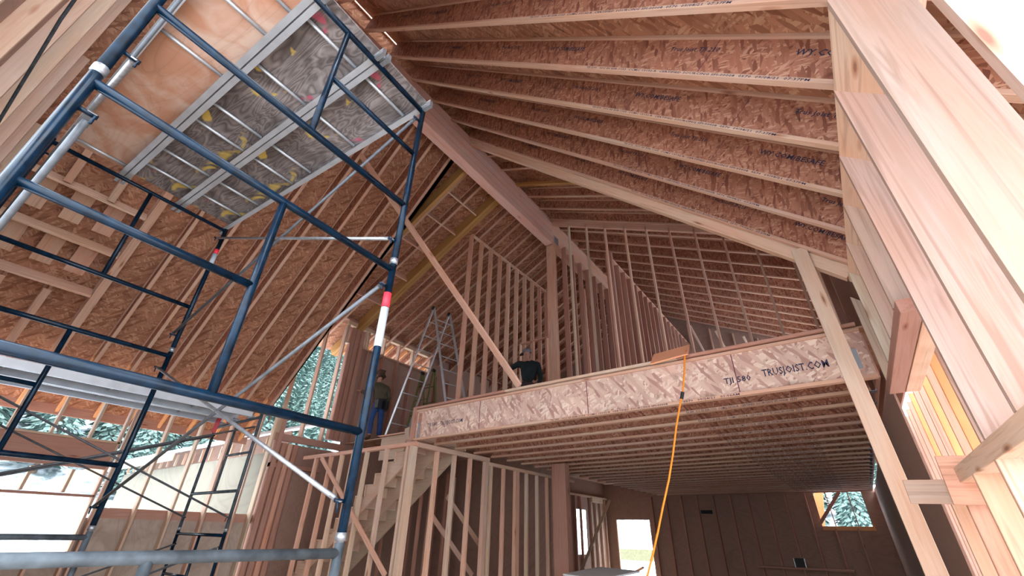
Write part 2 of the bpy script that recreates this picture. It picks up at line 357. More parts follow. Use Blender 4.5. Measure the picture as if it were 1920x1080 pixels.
plank('ledger_board', (.56, 5.7, 3.35), (.56, YF, 3.35), .038, .5, RED, 'long ledger along right side carrying the floor joist hangers', 'board')
plank('hanger_strap', (-6.28, YR-.012, 3.12), (-6.28, YR-.012, 3.40), .05, .004, STEEL, 'shiny steel hanger strap at left end of the rim joist', 'strap', up=(0, 1, 0))
plank('corner_post', (-6.47, YR+.05, 3.10), (-6.47, YR+.05, 3.72), .12, .09, RED, 'short red brown post at left end of the rim joist', 'post', up=(0, 1, 0))
# ================================================================== RIGHT WALL
XW, WD, ZT = .578, .243, 4.02
ZT = 3.912
ys = [1.165+.605*k for k in range(0, 8)]
for i, y in enumerate(ys):
    zb = 2.035 if y < 3.5 else 2.985
    M, L = frame_mat((XW, y, zb), (XW, y, ZT), (0, 1, 0)); b = MB()
    b.add([(h, u, t) for t in (0, .04) for h, u in ((0, 0), (0, WD), (L-WD, WD), (L, 0))], [(0, 1, 2, 3), (7, 6, 5, 4), (0, 4, 5, 1), (1, 5, 6, 2), (2, 6, 7, 3), (3, 7, 4, 0)])
    tag(b.obj('wall_stud', STUDM, None, M), 'wide pale upright of the right wall, %s from the camera side' % ORD[i], 'stud', 'wide uprights of the right wall')
    if y < 5.2: stud(XW, y+.01, .04, 1.945, .14, .04, FIR, 'narrower lower stud of the right wall, %s from the camera side' % ORD[i], 'lower studs of the right wall')
for k, nm in ((0, 'lower'), (1, 'middle'), (2, 'upper')):
    of = (.021+.042*k)/S2
    plank('top_plate', (XW+WD/2+of, -.9, ZT-WD/2+of), (XW+WD/2+of, 5.0, ZT-WD/2+of), WD*S2, .042, FIR, 'sloping layered top plate of the right wall, %s board' % nm, 'plate', 'top plates of the right wall', up=(1, 0, 1))
plank('sole_plate', (XW+.07, .9, .019), (XW+.07, 5.65, .019), .14, .038, FIR, 'sole plate under the lower studs of the right wall', 'plate')
plank('middle_plate', (XW+WD/2, .9, 1.99), (XW+WD/2, 4.2, 1.99), WD, .09, FIR, 'horizontal plate between upper and lower studs of right wall', 'plate')
plank('opening_header', (XW+.06, 3.44, 2.935), (XW+.06, 5.6, 2.935), .12, .09, RED, 'inner header beam of the small opening in right wall', 'header')
plank('opening_header', (XW+.185, 3.44, 2.935), (XW+.185, 5.6, 2.935), .115, .09, FIR, 'outer header beam of the small opening in right wall', 'header')
for i in range(16):
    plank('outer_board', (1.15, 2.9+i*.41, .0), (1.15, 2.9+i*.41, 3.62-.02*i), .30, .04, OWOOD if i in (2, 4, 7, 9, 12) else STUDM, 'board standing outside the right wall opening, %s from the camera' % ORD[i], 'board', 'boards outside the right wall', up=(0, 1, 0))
# ------------------------------------------------------------------ steep rafters right
ry = [-.5, .1, .7, 1.3, 1.9, 2.5, 3.1, 3.7, 4.3, 4.92]
XE = 2.0
for i, y in enumerate(ry):
    ijoist('rafter', (XR-.05, y, A0-XR+.05), (XE, y, A0-XE), DEP, .058, .034, (0, 0, 1), 'steep rafter with strand board web on right slope, %s from the camera end' % ORD[i], 'rafter', 'steep rafters of the right slope', txt=(1+i if i >= 2 else 0), seed=i)
plank('trimmer_board', (XR, 5.02, A0-XR-.07), (.62, 5.02, A0-.62-.07), .09, .14, FIR, 'doubled plank fixed beside the last steep right rafter', 'board')
# ------------------------------------------------------------------ ridge beam and its post
M, L = frame_mat((XM, -1.2, 8.9), (XM, 16.5, 8.9))
rb = empty('ridge_beam', M=M, label='long pink glued laminated ridge beam running under the roof peak', cat='beam')
MB().box((0, -.12, 0), (1.2+8.68, .12, .86), .006).obj('beam_span', BEAM, rb); MB().box((1.2+8.69, -.12, .04), (L, .12, .86), .006).obj('beam_span', FIR, rb)
for z in (.19, .40, .62): MB().box((0, -.1215, z), (9.88, -.1195, z+.004)).obj('glue_line', GLUE, rb)
MB().box((1.2+8.78, -.128, .10), (1.2+9.0, -.1205, .34)).obj('steel_plate', STEEL, rb)
plank('beam_post', (XM, 8.78, 3.68), (XM, 8.78, 8.9), .24, .14, FIR, 'thick timber post carrying the ridge beam on the loft', 'post', up=(0, 1, 0))
plank('beam_post', (-5.5, 9.55, 0), (-5.5, 9.55, 3.09), .36, .20, RED, 'thick reddish post under the loft joists beside the stud wall', 'post', up=(0, 1, 0))
# ------------------------------------------------------------------ steep rafters left
ly = [(-.15, 0), (.40, 0), (.98, 1), (1.53, 0), (2.10, 0), (2.65, 0), (3.20, 0), (3.76, 0), (4.33, 0), (4.90, 0)]
for i, (y, wide) in enumerate(ly):
    if i < 2:
        for a, b in ((-5.2, -8.66), (-9.95, -11.0)):
            ijoist('rafter', (a, y, A1+a), (b, y, A1+b), DEP, .10, .034, (0, 0, 1), 'short steep rafter piece %s the blocked bay of left slope, %s from camera' % ('above' if a > -6 else 'below', ORD[i]), 'rafter', 'steep rafters of the left slope', seams=False)
        continue
    ijoist('rafter', (XL+.05, y, A1+XL+.05), (-11.0, y, A1-11.0), DEP, .12 if wide else .058, .034, (0, 0, 1), ('double wide ' if wide else '')+'steep rafter on left slope, %s from the camera end' % ORD[i], 'rafter', 'steep rafters of the left slope', seed=20+i, seams=False)
for i, (y, wide) in enumerate(ly):
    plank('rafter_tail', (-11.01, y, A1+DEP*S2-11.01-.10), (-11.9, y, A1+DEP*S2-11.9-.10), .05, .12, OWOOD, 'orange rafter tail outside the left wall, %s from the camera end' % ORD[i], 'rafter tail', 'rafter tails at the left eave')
for i, x in enumerate((-8.70, -9.29, -9.88)):
    plank('blocking_header', (x-.12, -.80, A1+x+.12), (x-.12, .92, A1+x+.12), .045, .28, FIR, 'pink blocking board between rafters left of scaffold, %s down the slope' % ORD[i], 'board', 'blocking boards of the left slope', up=(-1, 0, 1))
for i in range(2):
    for j, y in enumerate((-.35, .12, .55)):
        x0 = -8.78-.59*i-.10; x1 = x0-.46
        plank('blocking_flat', (x0, y, A1+x0+.40), (x1, y, A1+x1+.40), .26, .038, FIR, 'flat pink block in %s row between blocking boards, %s from the end wall' % (['upper', 'lower'][i], ORD[j]), 'block', 'flat blocks of the left slope')
plank('edge_beam', (XL, 5.32, ll(XL)-.60), (-10.9, 5.32, ll(-10.9)-.60), .09, .30, LVL, 'yellow stained beam where the shallow left roof begins', 'beam')
# ------------------------------------------------------------------ shallow rafters
lowY = [5.62, 6.18]+[7.40+.6*i for i in range(15)]
for i, y in enumerate(lowY):
    ijoist('rafter', (XL+.1, y, Z0+.05), (-12.0, y, Z0+.5*(-12.0-XL)), DL, .06, .034, (0, 0, 1), 'shallow rafter over the loft on left slope, %s from the opening' % ORD[i], 'rafter', 'shallow rafters of the left slope', seams=False)
    ijoist('rafter', (XR-.1, y, Z0+.05), (1.8, y, Z0-.5*(1.8-XR)), DL, .06, .034, (0, 0, 1), 'shallow rafter over the loft on right slope, %s from the opening' % ORD[i], 'rafter', 'shallow rafters of the right slope', seams=False)
for s, a, b in (('left', XL, -12.), ('right', XR, 1.8)):
    sg = -1 if s == 'left' else 1; z = lambda x: Z0-.5*abs(x-a)-.06
    if s == 'right':
        plank('roof_beam', (a, 6.85, z(a)+.10), (b, 6.85, z(b)+.10), .09, .08, LVL, 'thin yellow stained sloping board under the right shallow roof', 'board'); continue
    for k in (0, 1):
        plank('roof_beam', (a, 6.80+.10*k, z(a)+.19), (b, 6.80+.10*k, z(b)+.19), .09, .30, LVL, 'yellow stained sloping beam of the %s shallow roof, %s of the pair' % (s, ["front", "back"][k]), 'beam', 'yellow sloping beams')
for i, x in enumerate((-6.32, -7.05, -7.9, -8.85, -9.85)):
    z = Z0+.5*(x-XL)+.13
    plank('blocking', (x, 5.38, z), (x, 6.72, z), .038, .26, FIR, 'block between yellow beams of left roof, %s down from the ridge' % ORD[i], 'block', 'blocks between the yellow beams', up=(-1, 0, 2))
# ================================================================== LEFT WALL
LX = -10.97
for i, y in enumerate((-.55, .0, .42, .93, 1.45, 1.97, 2.40, 2.50, 3.08, 3.66, 4.25, 4.83, 5.18)):
    segs = [(0, A1+LX+.15)] if y > 2.39 else [(2.93, A1+LX+.15), (2.06, 2.42), (0, 1.08)]
    for k, (a, b) in enumerate(segs):
        stud(LX, y, a, b, .16, .04, PALE, 'left wall %s, %s along the wall from its near end' % (['upright stud', 'short stud between header and sill', 'short stud under the window'][k] if len(segs) > 1 else 'full height stud', ORD[i]), 'studs of the left wall')
plank('window_header', (-10.87, -.85, 2.68), (-10.87, 2.42, 2.68), .09, .44, RED, 'brown box header across the left window', 'header')
plank('header_plate', (-10.89, -.85, 2.92), (-10.89, 2.45, 2.92), .16, .038, PALE, 'pale plate on top of left window header', 'plate')
plank('window_sill_plate', (-10.89, -.85, 2.03), (-10.89, 2.42, 2.03), .16, .038, RED, 'red plate above the big left window opening', 'plate')
plank('window_sill_plate', (-10.89, -.85, 1.09), (-10.89, 2.42, 1.09), .16, .038, FIR, 'plate under the big left window opening', 'plate')
plank('sill_board', (-10.985, 2.6, 1.78), (-10.985, 5.3, 1.78), .02, .17, RED, 'red brown board below the open left studs', 'board')
plank('fascia_board', (-11.93, -1.2, 3.50), (-11.93, 5.1, 3.50), .038, .20, RED, 'long fascia board at the left eave', 'board')
for i, (y, m) in enumerate(((5.30, RED), (5.45, RED), (5.60, FIR), (5.75, RED))):
    stud(LX, y, 0, 3.4 if i else 4.2, .17, .11, m, 'built up corner post by the stair, %s from the left window' % ORD[i], 'corner post pieces', name='corner_post', cat='post')
plank('cross_beam', (-10.88, 5.2, 3.53), (-10.88, 7.15, 3.53), .12, .15, RED, 'red brown beam below the tall gable window', 'beam')
plank('cross_beam', (-10.88, 5.3, 2.90), (-10.88, 6.6, 2.90), .12, .09, RED, 'lower red beam behind the stair wall', 'beam')
for i, (y, z0, z1) in enumerate(((5.28, 3.6, 6.9), (5.86, 3.6, 6.9), (6.42, 3.6, 6.9))):
    stud(LX, y, z0, z1, .16, .045, PALE, 'pale mullion stud in tall window beside the steep roof, %s from the left' % ORD[i], 'tall window studs')
for i, y in enumerate((6.60, 6.75, 6.92)):
    stud(LX+.02, y, 3.68, 6.9, .17, .13, RED, 'wide brown post piece right of the tall window, %s from the left' % ORD[i], 'wide brown post pieces', name='post_piece', cat='post')
for i, y in enumerate([7.28+.6*k for k in range(9)]):
    stud(LX, y, 3.68, 6.40, .14, .04, RED, 'brown loft stud below the high window strip, %s from the left' % ORD[i], 'brown loft studs')
for i, y in enumerate((6.48, 7.12, 7.22, 7.85, 8.45, 9.05, 9.85)):
    stud(LX, y, 6.42, 7.10, .14, .045, PALE, 'pale short stud in high window strip, %s from the left' % ORD[i], 'high window strip studs')
plank('strip_window_sill', (-10.9, 6.45, 6.41), (-10.9, 9.9, 6.41), .15, .038, PALE, 'pale sill under the high window strip', 'sill')
plank('strip_window_head', (-10.9, 6.45, 7.04), (-10.9, 9.9, 7.04), .15, .12, PALE, 'pale head board over the high window strip', 'board')
plank('wall_plate', (-10.88, 5.2, 6.98+.15), (-10.88, 16.4, 6.98+.15), .15, .05, RED, 'dark wall plate under left shallow rafters', 'plate')
for i in range(9):
    y = 7.1+.6*i
    plank('lookout', (-11.0, y, 6.95), (-12.0, y, 6.42), .04, .12, OWOOD, 'orange lookout bracket outside the high window strip, %s from the left' % ORD[i], 'bracket', 'orange lookout brackets')
# gable end studs behind the scaffold
for i in range(10):
    x = -3.12-.86*i; zt = A1+x+.1
    if x < -10.8: break
    stud(x-.04, -.82, 0, zt, .04, .12, PALE, 'tall stud of near end wall behind the scaffold, %s from the doorway' % ORD[i], 'tall studs of the near end wall')
o = MB().tube([(-3.0, -.66, 6.3), (-4.2, -.67, 5.2), (-5.6, -.67, 4.55), (-7.5, -.67, 3.9)], .012, 8).obj('cable', GREY, smooth=True); tag(o, 'grey cable strung along the studs of near end wall', 'cable')
# ================================================================== LOFT WALLS
ZL = 3.68
def framed(x0, y0, x1, y1, zt, sp, w_, what, group, m=FIR, z0=ZL, plates=True, pm=None, tfun=None):
    d = V((x1-x0, y1-y0)); L = d.length; d.normalize(); n = int(L/sp)+1; along_y = abs(d.y) > .5
    for i in range(n):
        px, py = x0+d.x*sp*i, y0+d.y*sp*i; t = (tfun(px, py) if tfun else zt)-.038
        if t-z0 < .3: continue
        a, b = (.09 if w_ else .14, .04) if along_y else (.04, .09)
        stud(px-a/2, py-b/2, z0+.038, t, a, b, m, what % ORD[i], group)
    if plates:
        plank('sole_plate', (x0, y0, z0+.019), (x1, y1, z0+.019), .09, .038, m, 'bottom plate of '+group[9:] if group.startswith('studs of ') else 'bottom plate of '+group, 'plate')
        zz0, zz1 = (tfun(x0, y0), tfun(x1, y1)) if tfun else (zt, zt)
        plank('top_plate', (x0, y0, zz0-.019), (x1, y1, zz1-.019), .09, .038, pm or m, 'top plate of '+(group[9:] if group.startswith('studs of ') else group), 'plate')
framed(-6.70, 7.08, -6.70, 11.5, 8.95, .44, 0, 'tall stud of loft wall left of the beam post, %s from the front', 'studs of the tall left loft wall')
framed(-5.9, 11.6, -5.2, 11.6, 8.95, .4, 0, 'tall stud of cross wall behind the worker, %s from the left', 'studs of the cross wall behind the worker')
framed(-6.6, 9.4, -5.4, 9.4, 6.4, .45, 0, 'lower stud of partition behind the worker, %s from the left', 'studs of the low partition behind the worker')
framed(-4.80, 8.95, -4.80, 13.5, 8.85, .48, 0, 'loft stud right under the ridge beam side, %s behind the post', 'studs of the wall beside the ridge beam', m=RED, pm=FIR)
zc = 8.0; pc = on(1143, 483, 'z', zc)
XC = pc.x; YC = pc.y
framed(XC, YC, XC, YC+7.5, zc, .42, 0, 'loft stud of right partition, %s from its front corner', 'studs of the right loft partition', m=RED, pm=FIR)
plank('corner_post', (XC, YC-.05, ZL), (XC, YC-.05, zc+.1), .18, .09, RED, 'wide pink corner post of the right loft partition', 'post', up=(0, 1, 0))
# gable stud wall at the post, raked under the shallow roof
YG = 8.73
plank('raked_plate', (XR, YG, Z0+.05-.06), (.6, YG, Z0+.05-.5*5.6-.06), .09, .22, FIR, 'raked pink plate on the loft gable studs', 'plate')
for i in range(10):
    x = -4.48+.535*i
    stud(x-.02, YG-.045, ZL, Z0-.5*(x-XR)-.05, .04, .09, PALE if i < 2 else FIR, 'tall open stud of loft gable wall, %s right of the beam post' % ORD[i], 'open studs of the loft gable wall')
for i, (x, y) in enumerate(((.30, 5.9), (.42, 6.5), (.5, 7.2), (.5, 8.0))):
    stud(x, y, ZL, 6.9, .15, .09, RED if i % 2 else FIR, 'stud at right end of the loft, %s from the front' % ORD[i], 'studs at the right end of the loft')
# far end framing of the loft
for i in range(7):
    x = -4.2+.75*i
    stud(x, 16.3, 5.6, Z0-.5*(x-XR), .04, .12, FIR, 'short stud high on the far loft wall, %s from the left' % ORD[i], 'short studs on the far loft wall')
plank('wall_beam', (-4.6, 16.2, 7.4), (.5, 16.2, 6.2), .06, .20, FIR, 'sloping beam across the far loft wall', 'beam')
for i in range(5):
    plank('roof_strut', (-3.9+.8*i, 15.2, 8.75-.4*i), (-3.7+.8*i, 16.1, 7.7-.4*i), .06, .06, PALE, 'small diagonal strut under far right roof, %s from the left' % ORD[i], 'strut', 'small struts under the far right roof')
# diagonal brace, leaning post, boards
plank('diagonal_brace', (-6.42, 3.2, 8.46), (-3.96, 5.62, 3.72), .04, .14, FIR, 'long diagonal board running from loft edge up to the left roof', 'brace', up=(.6, -.6, .5))
plank('leaning_post', (.38, 5.03, 0), (.27, 4.93, A0-.27-.02), .14, .04, PALE, 'tall pale post standing in front of the rim joist right end', 'post', up=(0, 1, 0))
plank('edge_board', (-1.72, 5.62, 3.73), (-1.22, 5.60, 3.76), .30, .02, ORB, 'small orange pink board lying tilted on the loft edge', 'board', up=(-.1, -.7, .75))
p, q = on(1700, 922, 'y', 4.30), on(1792, 922, 'y', 4.30)
plank('scrap_board', p, q, .03, .15, STUDM, 'pale short board across the lower right wall opening', 'board')
p, q = on(1770, 900, 'y', 4.1), on(1856, 900, 'y', 4.1)
plank('scrap_board', p, q, .03, .29, FIR, 'pink short board on the right wall overlapping the pale one', 'board')
# orange cord
pts = [on(1287, 657, 'y', 5.56), on(1284, 668, 'y', 5.52), on(1283, 700, 'y', 5.50), on(1280, 735, 'y', 5.48), on(1274, 765, 'y', 5.45), on(1268, 800, 'y', 5.42), on(1262, 850, 'y', 5.38), on(1254, 900, 'y', 5.35), on(1243, 950, 'y', 5.32), on(1233, 1000, 'y', 5.3), on(1224, 1040, 'y', 5.3), on(1214, 1079, 'y', 5.3), on(1190, 1140, 'y', 5.3)]
o = MB().tube(pts, .012, 8).obj('extension_cord', ORC, smooth=True); tag(o, 'orange extension cord hanging from the loft edge', 'cord')
MB().tube([on(1280, 735, 'y', 5.47), on(1278, 748, 'y', 5.47)], .022, 8).obj('cord_connector', BLACK, o)
# ================================================================== STAIR AREA
def bay(x0, y0, x1, y1, zt, sp, what, group, m=PALE): framed(x0, y0, x1, y1, zt, sp, 1, what, group, m=m, z0=0)
for i, x in enumerate((-9.72, -9.15, -8.75, -8.36, -7.90, -7.28, -6.66)):
    stud(x, 5.72, 0, 3.02, .05, .09, FIR if i < 4 else PALE, 'stud of the wall in front of the stair, %s from the left' % ORD[i], 'studs in front of the stair')
stud(-6.56, 5.72, 0, 3.02, .10, .12, PALE, 'thick pale corner stud in front of the stair', None, name='corner_stud')
plank('top_plate', (-10.2, 5.77, 3.05), (-6.42, 5.77, 3.05), .10, .075, FIR, 'double plate over the studs in front of the stair', 'plate')
plank('top_plate', (-6.46, 5.82, 3.04), (-6.46, 7.98, 3.04), .10, .09, PALE, 'pale double plate running back beside the stair', 'plate')
for i, y in enumerate((6.35, 6.85, 7.35)):
    stud(-6.52, y, 0, 3.0, .09, .06, [FIR, PALE, FIR][i], 'stud beside the stair, %s behind the corner' % ORD[i], 'studs beside the stair')
stud(-6.52, 7.86, 0, 3.0, .09, .12, PALE, 'thick pale stud at far end of the stair side wall', None, name='corner_stud')
plank('top_plate', (-6.5, 8.0, 2.97), (-6.5, 12.0, 2.97), .09, .07, FIR, 'lower plate continuing back from the stair side wall', 'plate')
for i in range(8):
    stud(-6.55, 8.12+.48*i, 0, 2.94, .09, .05 if i != 2 else .15, [PALE, FIR, FIR, PALE][i % 4], 'stud of the wall running back under the loft, %s from the stair' % ORD[i], 'studs running back under the loft')
plank('diagonal_brace', on(603, 858, 'y', 5.68), on(722, 1079, 'y', 5.68), .09, .03, FIR, 'pink diagonal board nailed across the stair front studs', 'brace', up=(0, -1, 0))
for i, (p, q) in enumerate((((805, 960), (885, 1079)), ((838, 930), (905, 1030)))):
    a, b = on(*p, 'x', -7.0), on(*q, 'x', -7.0); plank('diagonal_brace', a, b, .03, .10, PALE, 'pale diagonal board behind the stair side studs, %s one' % ['lower', 'upper'][i], 'brace', up=(0, 0, 1))
# stair flight
st = empty('staircase', (-9.35, 6.0, 1.2), label='unfinished wooden stair behind the stud wall', cat='stair')
n0, run, rise = 10, .262, .20
def stair_profile():
    x, z = -1.6, -1.2; top = []
    for k in range(17):
        if z > 1.99: break
        top += [(x, z+rise), (x+run, z+rise)]; x += run; z += rise
    return [(-1.6, -1.2)]+top+[(x, z-.28), (-1.35, -1.2)]
prof = stair_profile()
for i, y in enumerate((.03, .58, 1.10)):
    MB().prism(prof[::-1], y, y+.04).obj('stringer', PALE, st)
x, z = -1.6, -1.2
for k in range((len(prof)-3)//2):
    MB().box((x-.02, 0, z+rise), (x+run+.005, 1.16, z+rise+.025)).obj('tread', PALE, st)
    MB().box((x-.015, 0, z), (x, 1.16, z+rise)).obj('riser', PALE, st); x += run; z += rise
plank('rim_board', (-9.3, 7.18, 3.39), (-6.45, 7.18, 3.39), .04, .55, PALE, 'cream rim board of the loft floor behind the stair', 'board')
plank('nosing_strip', (-9.35, 7.15, 3.69), (-6.45, 7.15, 3.69), .10, .03, FIR, 'thin pink edge strip on the landing rim board', 'board')
plank('wood_block', on(766, 803, 'y', 7.05), on(766, 828, 'y', 7.05), .16, .10, PALE, 'pale block standing beside the corner post of the loft', 'block', up=(0, 1, 0))
for i, y in enumerate((7.4, 8.2, 9.0)):
    for j, x in enumerate((-10.2, -9.5, -8.9)):
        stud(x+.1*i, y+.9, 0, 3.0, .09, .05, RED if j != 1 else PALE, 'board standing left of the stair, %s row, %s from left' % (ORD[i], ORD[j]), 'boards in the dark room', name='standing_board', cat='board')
for i, z in enumerate((2.45, 1.75)):
    plank('shelf_rail', on(530, 905+70*i, 'y', 8.2), on(640, 915+70*i, 'y', 8.2), .03, .05, BLACK, '%s dark rail between boards left of the stair' % ['upper', 'lower'][i], 'rail', 'dark rails left of the stair')
# ================================================================== FAR LOWER ROOM
plank('door_trim', (-8.54, YF-.03, 0), (-8.54, YF-.03, 2.24), .05, .06, PALE, 'pale trimmer beside the bright far doorway', 'board', up=(0, 1, 0))
for i, x in enumerate((-.74, -.12)):
    plank('window_mullion', (x, YF-.02, 2.06), (x-.02, YF-.02, 3.08), .03, .05, RED, 'thin bar of the far right window, %s from the left' % ORD[i], 'bar', 'bars of the far right window', up=(0, 1, 0))
plank('window_sill_board', (-1.12, YF-.04, 2.0), (.3, YF-.04, 2.0), .04, .12, OWOOD, 'orange lit sill board under the far right window', 'sill')
plank('diagonal_brace', (-.35, YF-.1, 3.08), (-1.15, YF-.1, 2.15), .04, .10, RED, 'diagonal board crossing the far right window', 'brace', up=(1, 0, -1))
for i in range(12):
    x = -6.9+.61*i
    if x > .5: break
    if -1.15 < x < .3: zt = 2.0
    else: zt = 3.08
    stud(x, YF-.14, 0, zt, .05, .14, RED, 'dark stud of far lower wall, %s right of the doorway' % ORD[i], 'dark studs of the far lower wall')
for i in range(10):
    y = 15.2+.45*i
    if 16.6 < y < 17.5: continue
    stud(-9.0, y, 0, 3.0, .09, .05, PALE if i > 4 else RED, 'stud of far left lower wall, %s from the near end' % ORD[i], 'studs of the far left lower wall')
stud(-9.0, 17.02, 0, 3.0, .09, .05, RED, 'stud between the two slim far windows', None)
plank('top_plate', (-8.93, 15.0, 3.03), (-8.93, 19.4, 3.03), .12, .07, PALE, 'pale plate on the far left lower wall', 'plate')
plank('plate_patch', (-8.85, 17.9, 2.93), (-8.85, 18.9, 2.93), .02, .22, PALE, 'pale patch board on the far left plate', 'board')
plank('diagonal_brace', on(1143, 938, 'y', 17.5), on(1090, 1070, 'y', 15.5), .03, .12, PALE, 'pale diagonal brace at the far left lower wall', 'brace', up=(1, 0, 0))
sb = plank('plywood_sheet', on(1090, 1082, 'y', 8.5), on(1160, 1068, 'y', 9.4), 1.1, .03, SNOWR, 'pale sheet lying on the sawhorse under the loft', 'sheet')
o = empty('sawhorse', sb.matrix_basis.translation*1, label='sawhorse carrying the pale sheet under the loft', cat='sawhorse'); o.location.z = 0
zz = sb.matrix_basis.translation.z-.05
MB().box((-.1, -.05, zz-.09), (1.2, .05, zz)).obj('beam', FIR, o)
for a in (.0, 1.05):
    for b in (-.25, .25): MB().tube([(a, 0, zz-.05), (a, b, 0)], .03, 6).obj('leg', FIR, o)
plank('leaning_board', on(1186, 1075, 'y', 9.5), on(1206, 1064, 'y', 9.5), .10, .03, ORB, 'orange board end sticking up before the far doorway', 'board')
bx = on(1500, 1055, 'y', 18.9)
o = empty('work_lamp', bx, label='dark boxy lamp on the far shelf under the loft', cat='lamp')
MB().box((-.12, -.06, -.12), (.12, .06, .12)).obj('housing', BLACK, o)
for s in (-1, 1): MB().box((s*.15-.012, -.05, -.14), (s*.15+.012, .05, .12)).obj('bracket', ALU, o)
plank('shelf_board', (-3.3, 18.9, bx.z-.16), (-.6, 18.9, bx.z-.16), .3, .05, RED, 'dark shelf board on the far lower wall', 'board')
plank('wall_box', on(1315, 960, 'y', 19.3), on(1335, 960, 'y', 19.3), .1, .12, BLACK, 'small black box high on the far lower wall', 'box')
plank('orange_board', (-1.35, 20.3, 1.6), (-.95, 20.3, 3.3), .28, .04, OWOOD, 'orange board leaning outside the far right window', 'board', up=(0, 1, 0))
# ================================================================== SCAFFOLDING
aa = math.radians(3.4)
YS = V((-math.sin(aa), math.cos(aa), 0)); XS = V((math.cos(aa), math.sin(aa), 0)); ZU = V((0, 0, 1))
G1 = V((-1.963, 1.376, 0)); G2 = G1-XS*3.05
def scaf_frame(base, toward, z0, near_rung, m, label, group, wd=1.52, top=True):
    """ladder frame: first leg at base, second leg 1.52 m along toward"""
    y = ZU.cross(toward); M = Matrix.Translation(base+ZU*z0) @ Matrix((toward, y, ZU)).transposed().to_4x4()
    r = empty('scaffold_section', M=M, label=label, cat='scaffold', group=group); R = .0215
    for x in (0, wd):
        lg = MB().tube([(x, 0, 0), (x, 0, 1.50)], R, 14).obj('leg', m, r, smooth=True)
        MB().tube([(x, 0, -.012), (x, 0, .022)], R+.0035, 14).obj('collar', GALV, lg, smooth=True)
        MB().tube([(x, 0, 1.50), (x, 0, 1.545)], R-.004, 12).obj('coupling_pin', GALV, lg, smooth=True)
        for z in (.15, 1.33):
            h = MB().tube([(x, 0, z), (x, -.0, z+.0)], .0) if False else MB()
            sgn = 1 if x == 0 else -1
            h.tube([(x+sgn*.015, 0, z), (x+sgn*.075, 0, z)], .009, 8); h.tube([(x+sgn*.062, 0, z), (x+sgn*.066, .015, z-.01), (x+sgn*.066, .02, z-.05)], .005, 6)
            h.obj('brace_lock', BLUE, r, smooth=True)
    MB().tube([(0, 0, 1.46), (wd, 0, 1.46)], R*.95, 12).obj('top_tube', m, r, smooth=True)
    MB().tube([(0, 0, .47), (wd, 0, .47)], R*.95, 12).obj('middle_tube', m, r, smooth=True)
    MB().tube([(wd*.487, 0, .47), (wd*.487, 0, 1.46)], R*.85, 12).obj('strut', m, r, smooth=True)
    a, b = (0, wd*.487) if near_rung else (wd*.487, wd)
    MB().tube([(a, 0, .97), (b, 0, .97)], R*.8, 12).obj('rung', m, r, smooth=True)
    return r
gp = 'dark blue scaffold frames'
fA = scaf_frame(G1, -YS, 1.57, False, BLUE, 'middle dark blue scaffold frame nearest the camera, with white sticker', gp)
fA2 = scaf_frame(G1, -YS, 3.09, True, BLUE, 'top dark blue scaffold frame nearest the camera, under the plank ends', gp)
fA0 = scaf_frame(G1, -YS, .05, False, GREY, 'worn grey bottom scaffold frame nearest the camera', 'grey bottom scaffold frames')
fB = scaf_frame(G2, -YS, 1.57, False, BLUE, 'middle dark blue scaffold frame on the far side of the tower', gp)
fB2 = scaf_frame(G2, -YS, 3.09, False, BLUE, 'top dark blue scaffold frame on the far side of the tower', gp)
fB0 = scaf_frame(G2, -YS, .05, False, GREY, 'worn grey bottom scaffold frame on the far side', 'grey bottom scaffold frames')
MB().tube([(0, 0, .94), (0, 0, 1.19)], .0235, 16).obj('sticker', WHITE, fA, smooth=True)
MB().tube([(0, 0, 1.195), (0, 0, 1.29)], .0235, 16).obj('sticker', REDP, fA, smooth=True)
MB().tube([(0, 0, .98), (0, 0, 1.14)], .0236, 16).obj('sticker', WHITE, fB2, smooth=True)
MB().tube([(0, 0, 1.145), (0, 0, 1.20)], .0236, 16).obj('sticker', REDP, fB2, smooth=True)
for zz_ in (1.02, 1.12): MB().box((-.004, -.0245, zz_), (.003, -.0235, zz_+.02)).obj('sticker_mark', INK, fA)
def tube_thing(name, p, q, r, m, label, cat, group, ends=True):
    p, q = V(p), V(q); M, L = frame_mat(p, q); o = MB()
    o.tube([(0.03, 0, 0), (L-.03, 0, 0)], r, 10)
    o = o.obj(name, m, None, M, smooth=True); tag(o, label, cat, group)
    if ends:
        for x in (0, L-.05): MB().box((x-.01, -.014, -.003), (x+.06, .014, .003)).obj('flat_end', m, o)
    return o
IN = .055
names = {(0, 'a'): ('far', 'upper'), }
for side, s0 in (('far', 0), ('near', 1.52)):
    off = -YS*(s0+(IN if s0 == 0 else -IN))
    for lvl, zb in (('lower', 1.57), ('upper', 3.09)):
        for up, (za, zb_) in (('rising to the right', (.15, 1.33)), ('falling to the right', (1.33, .15))):
            A_ = G1+off+ZU*(zb+zb_); B_ = G2+off+ZU*(zb+za)
            m = GALV if (up.startswith('fall')) else DSTEEL
            tube_thing('cross_brace', B_, A_, .0125, m, 'thin %s diagonal scaffold brace on the %s side of the tower, %s' % (lvl, side, up), 'brace', 'cross braces of the blue scaffold')
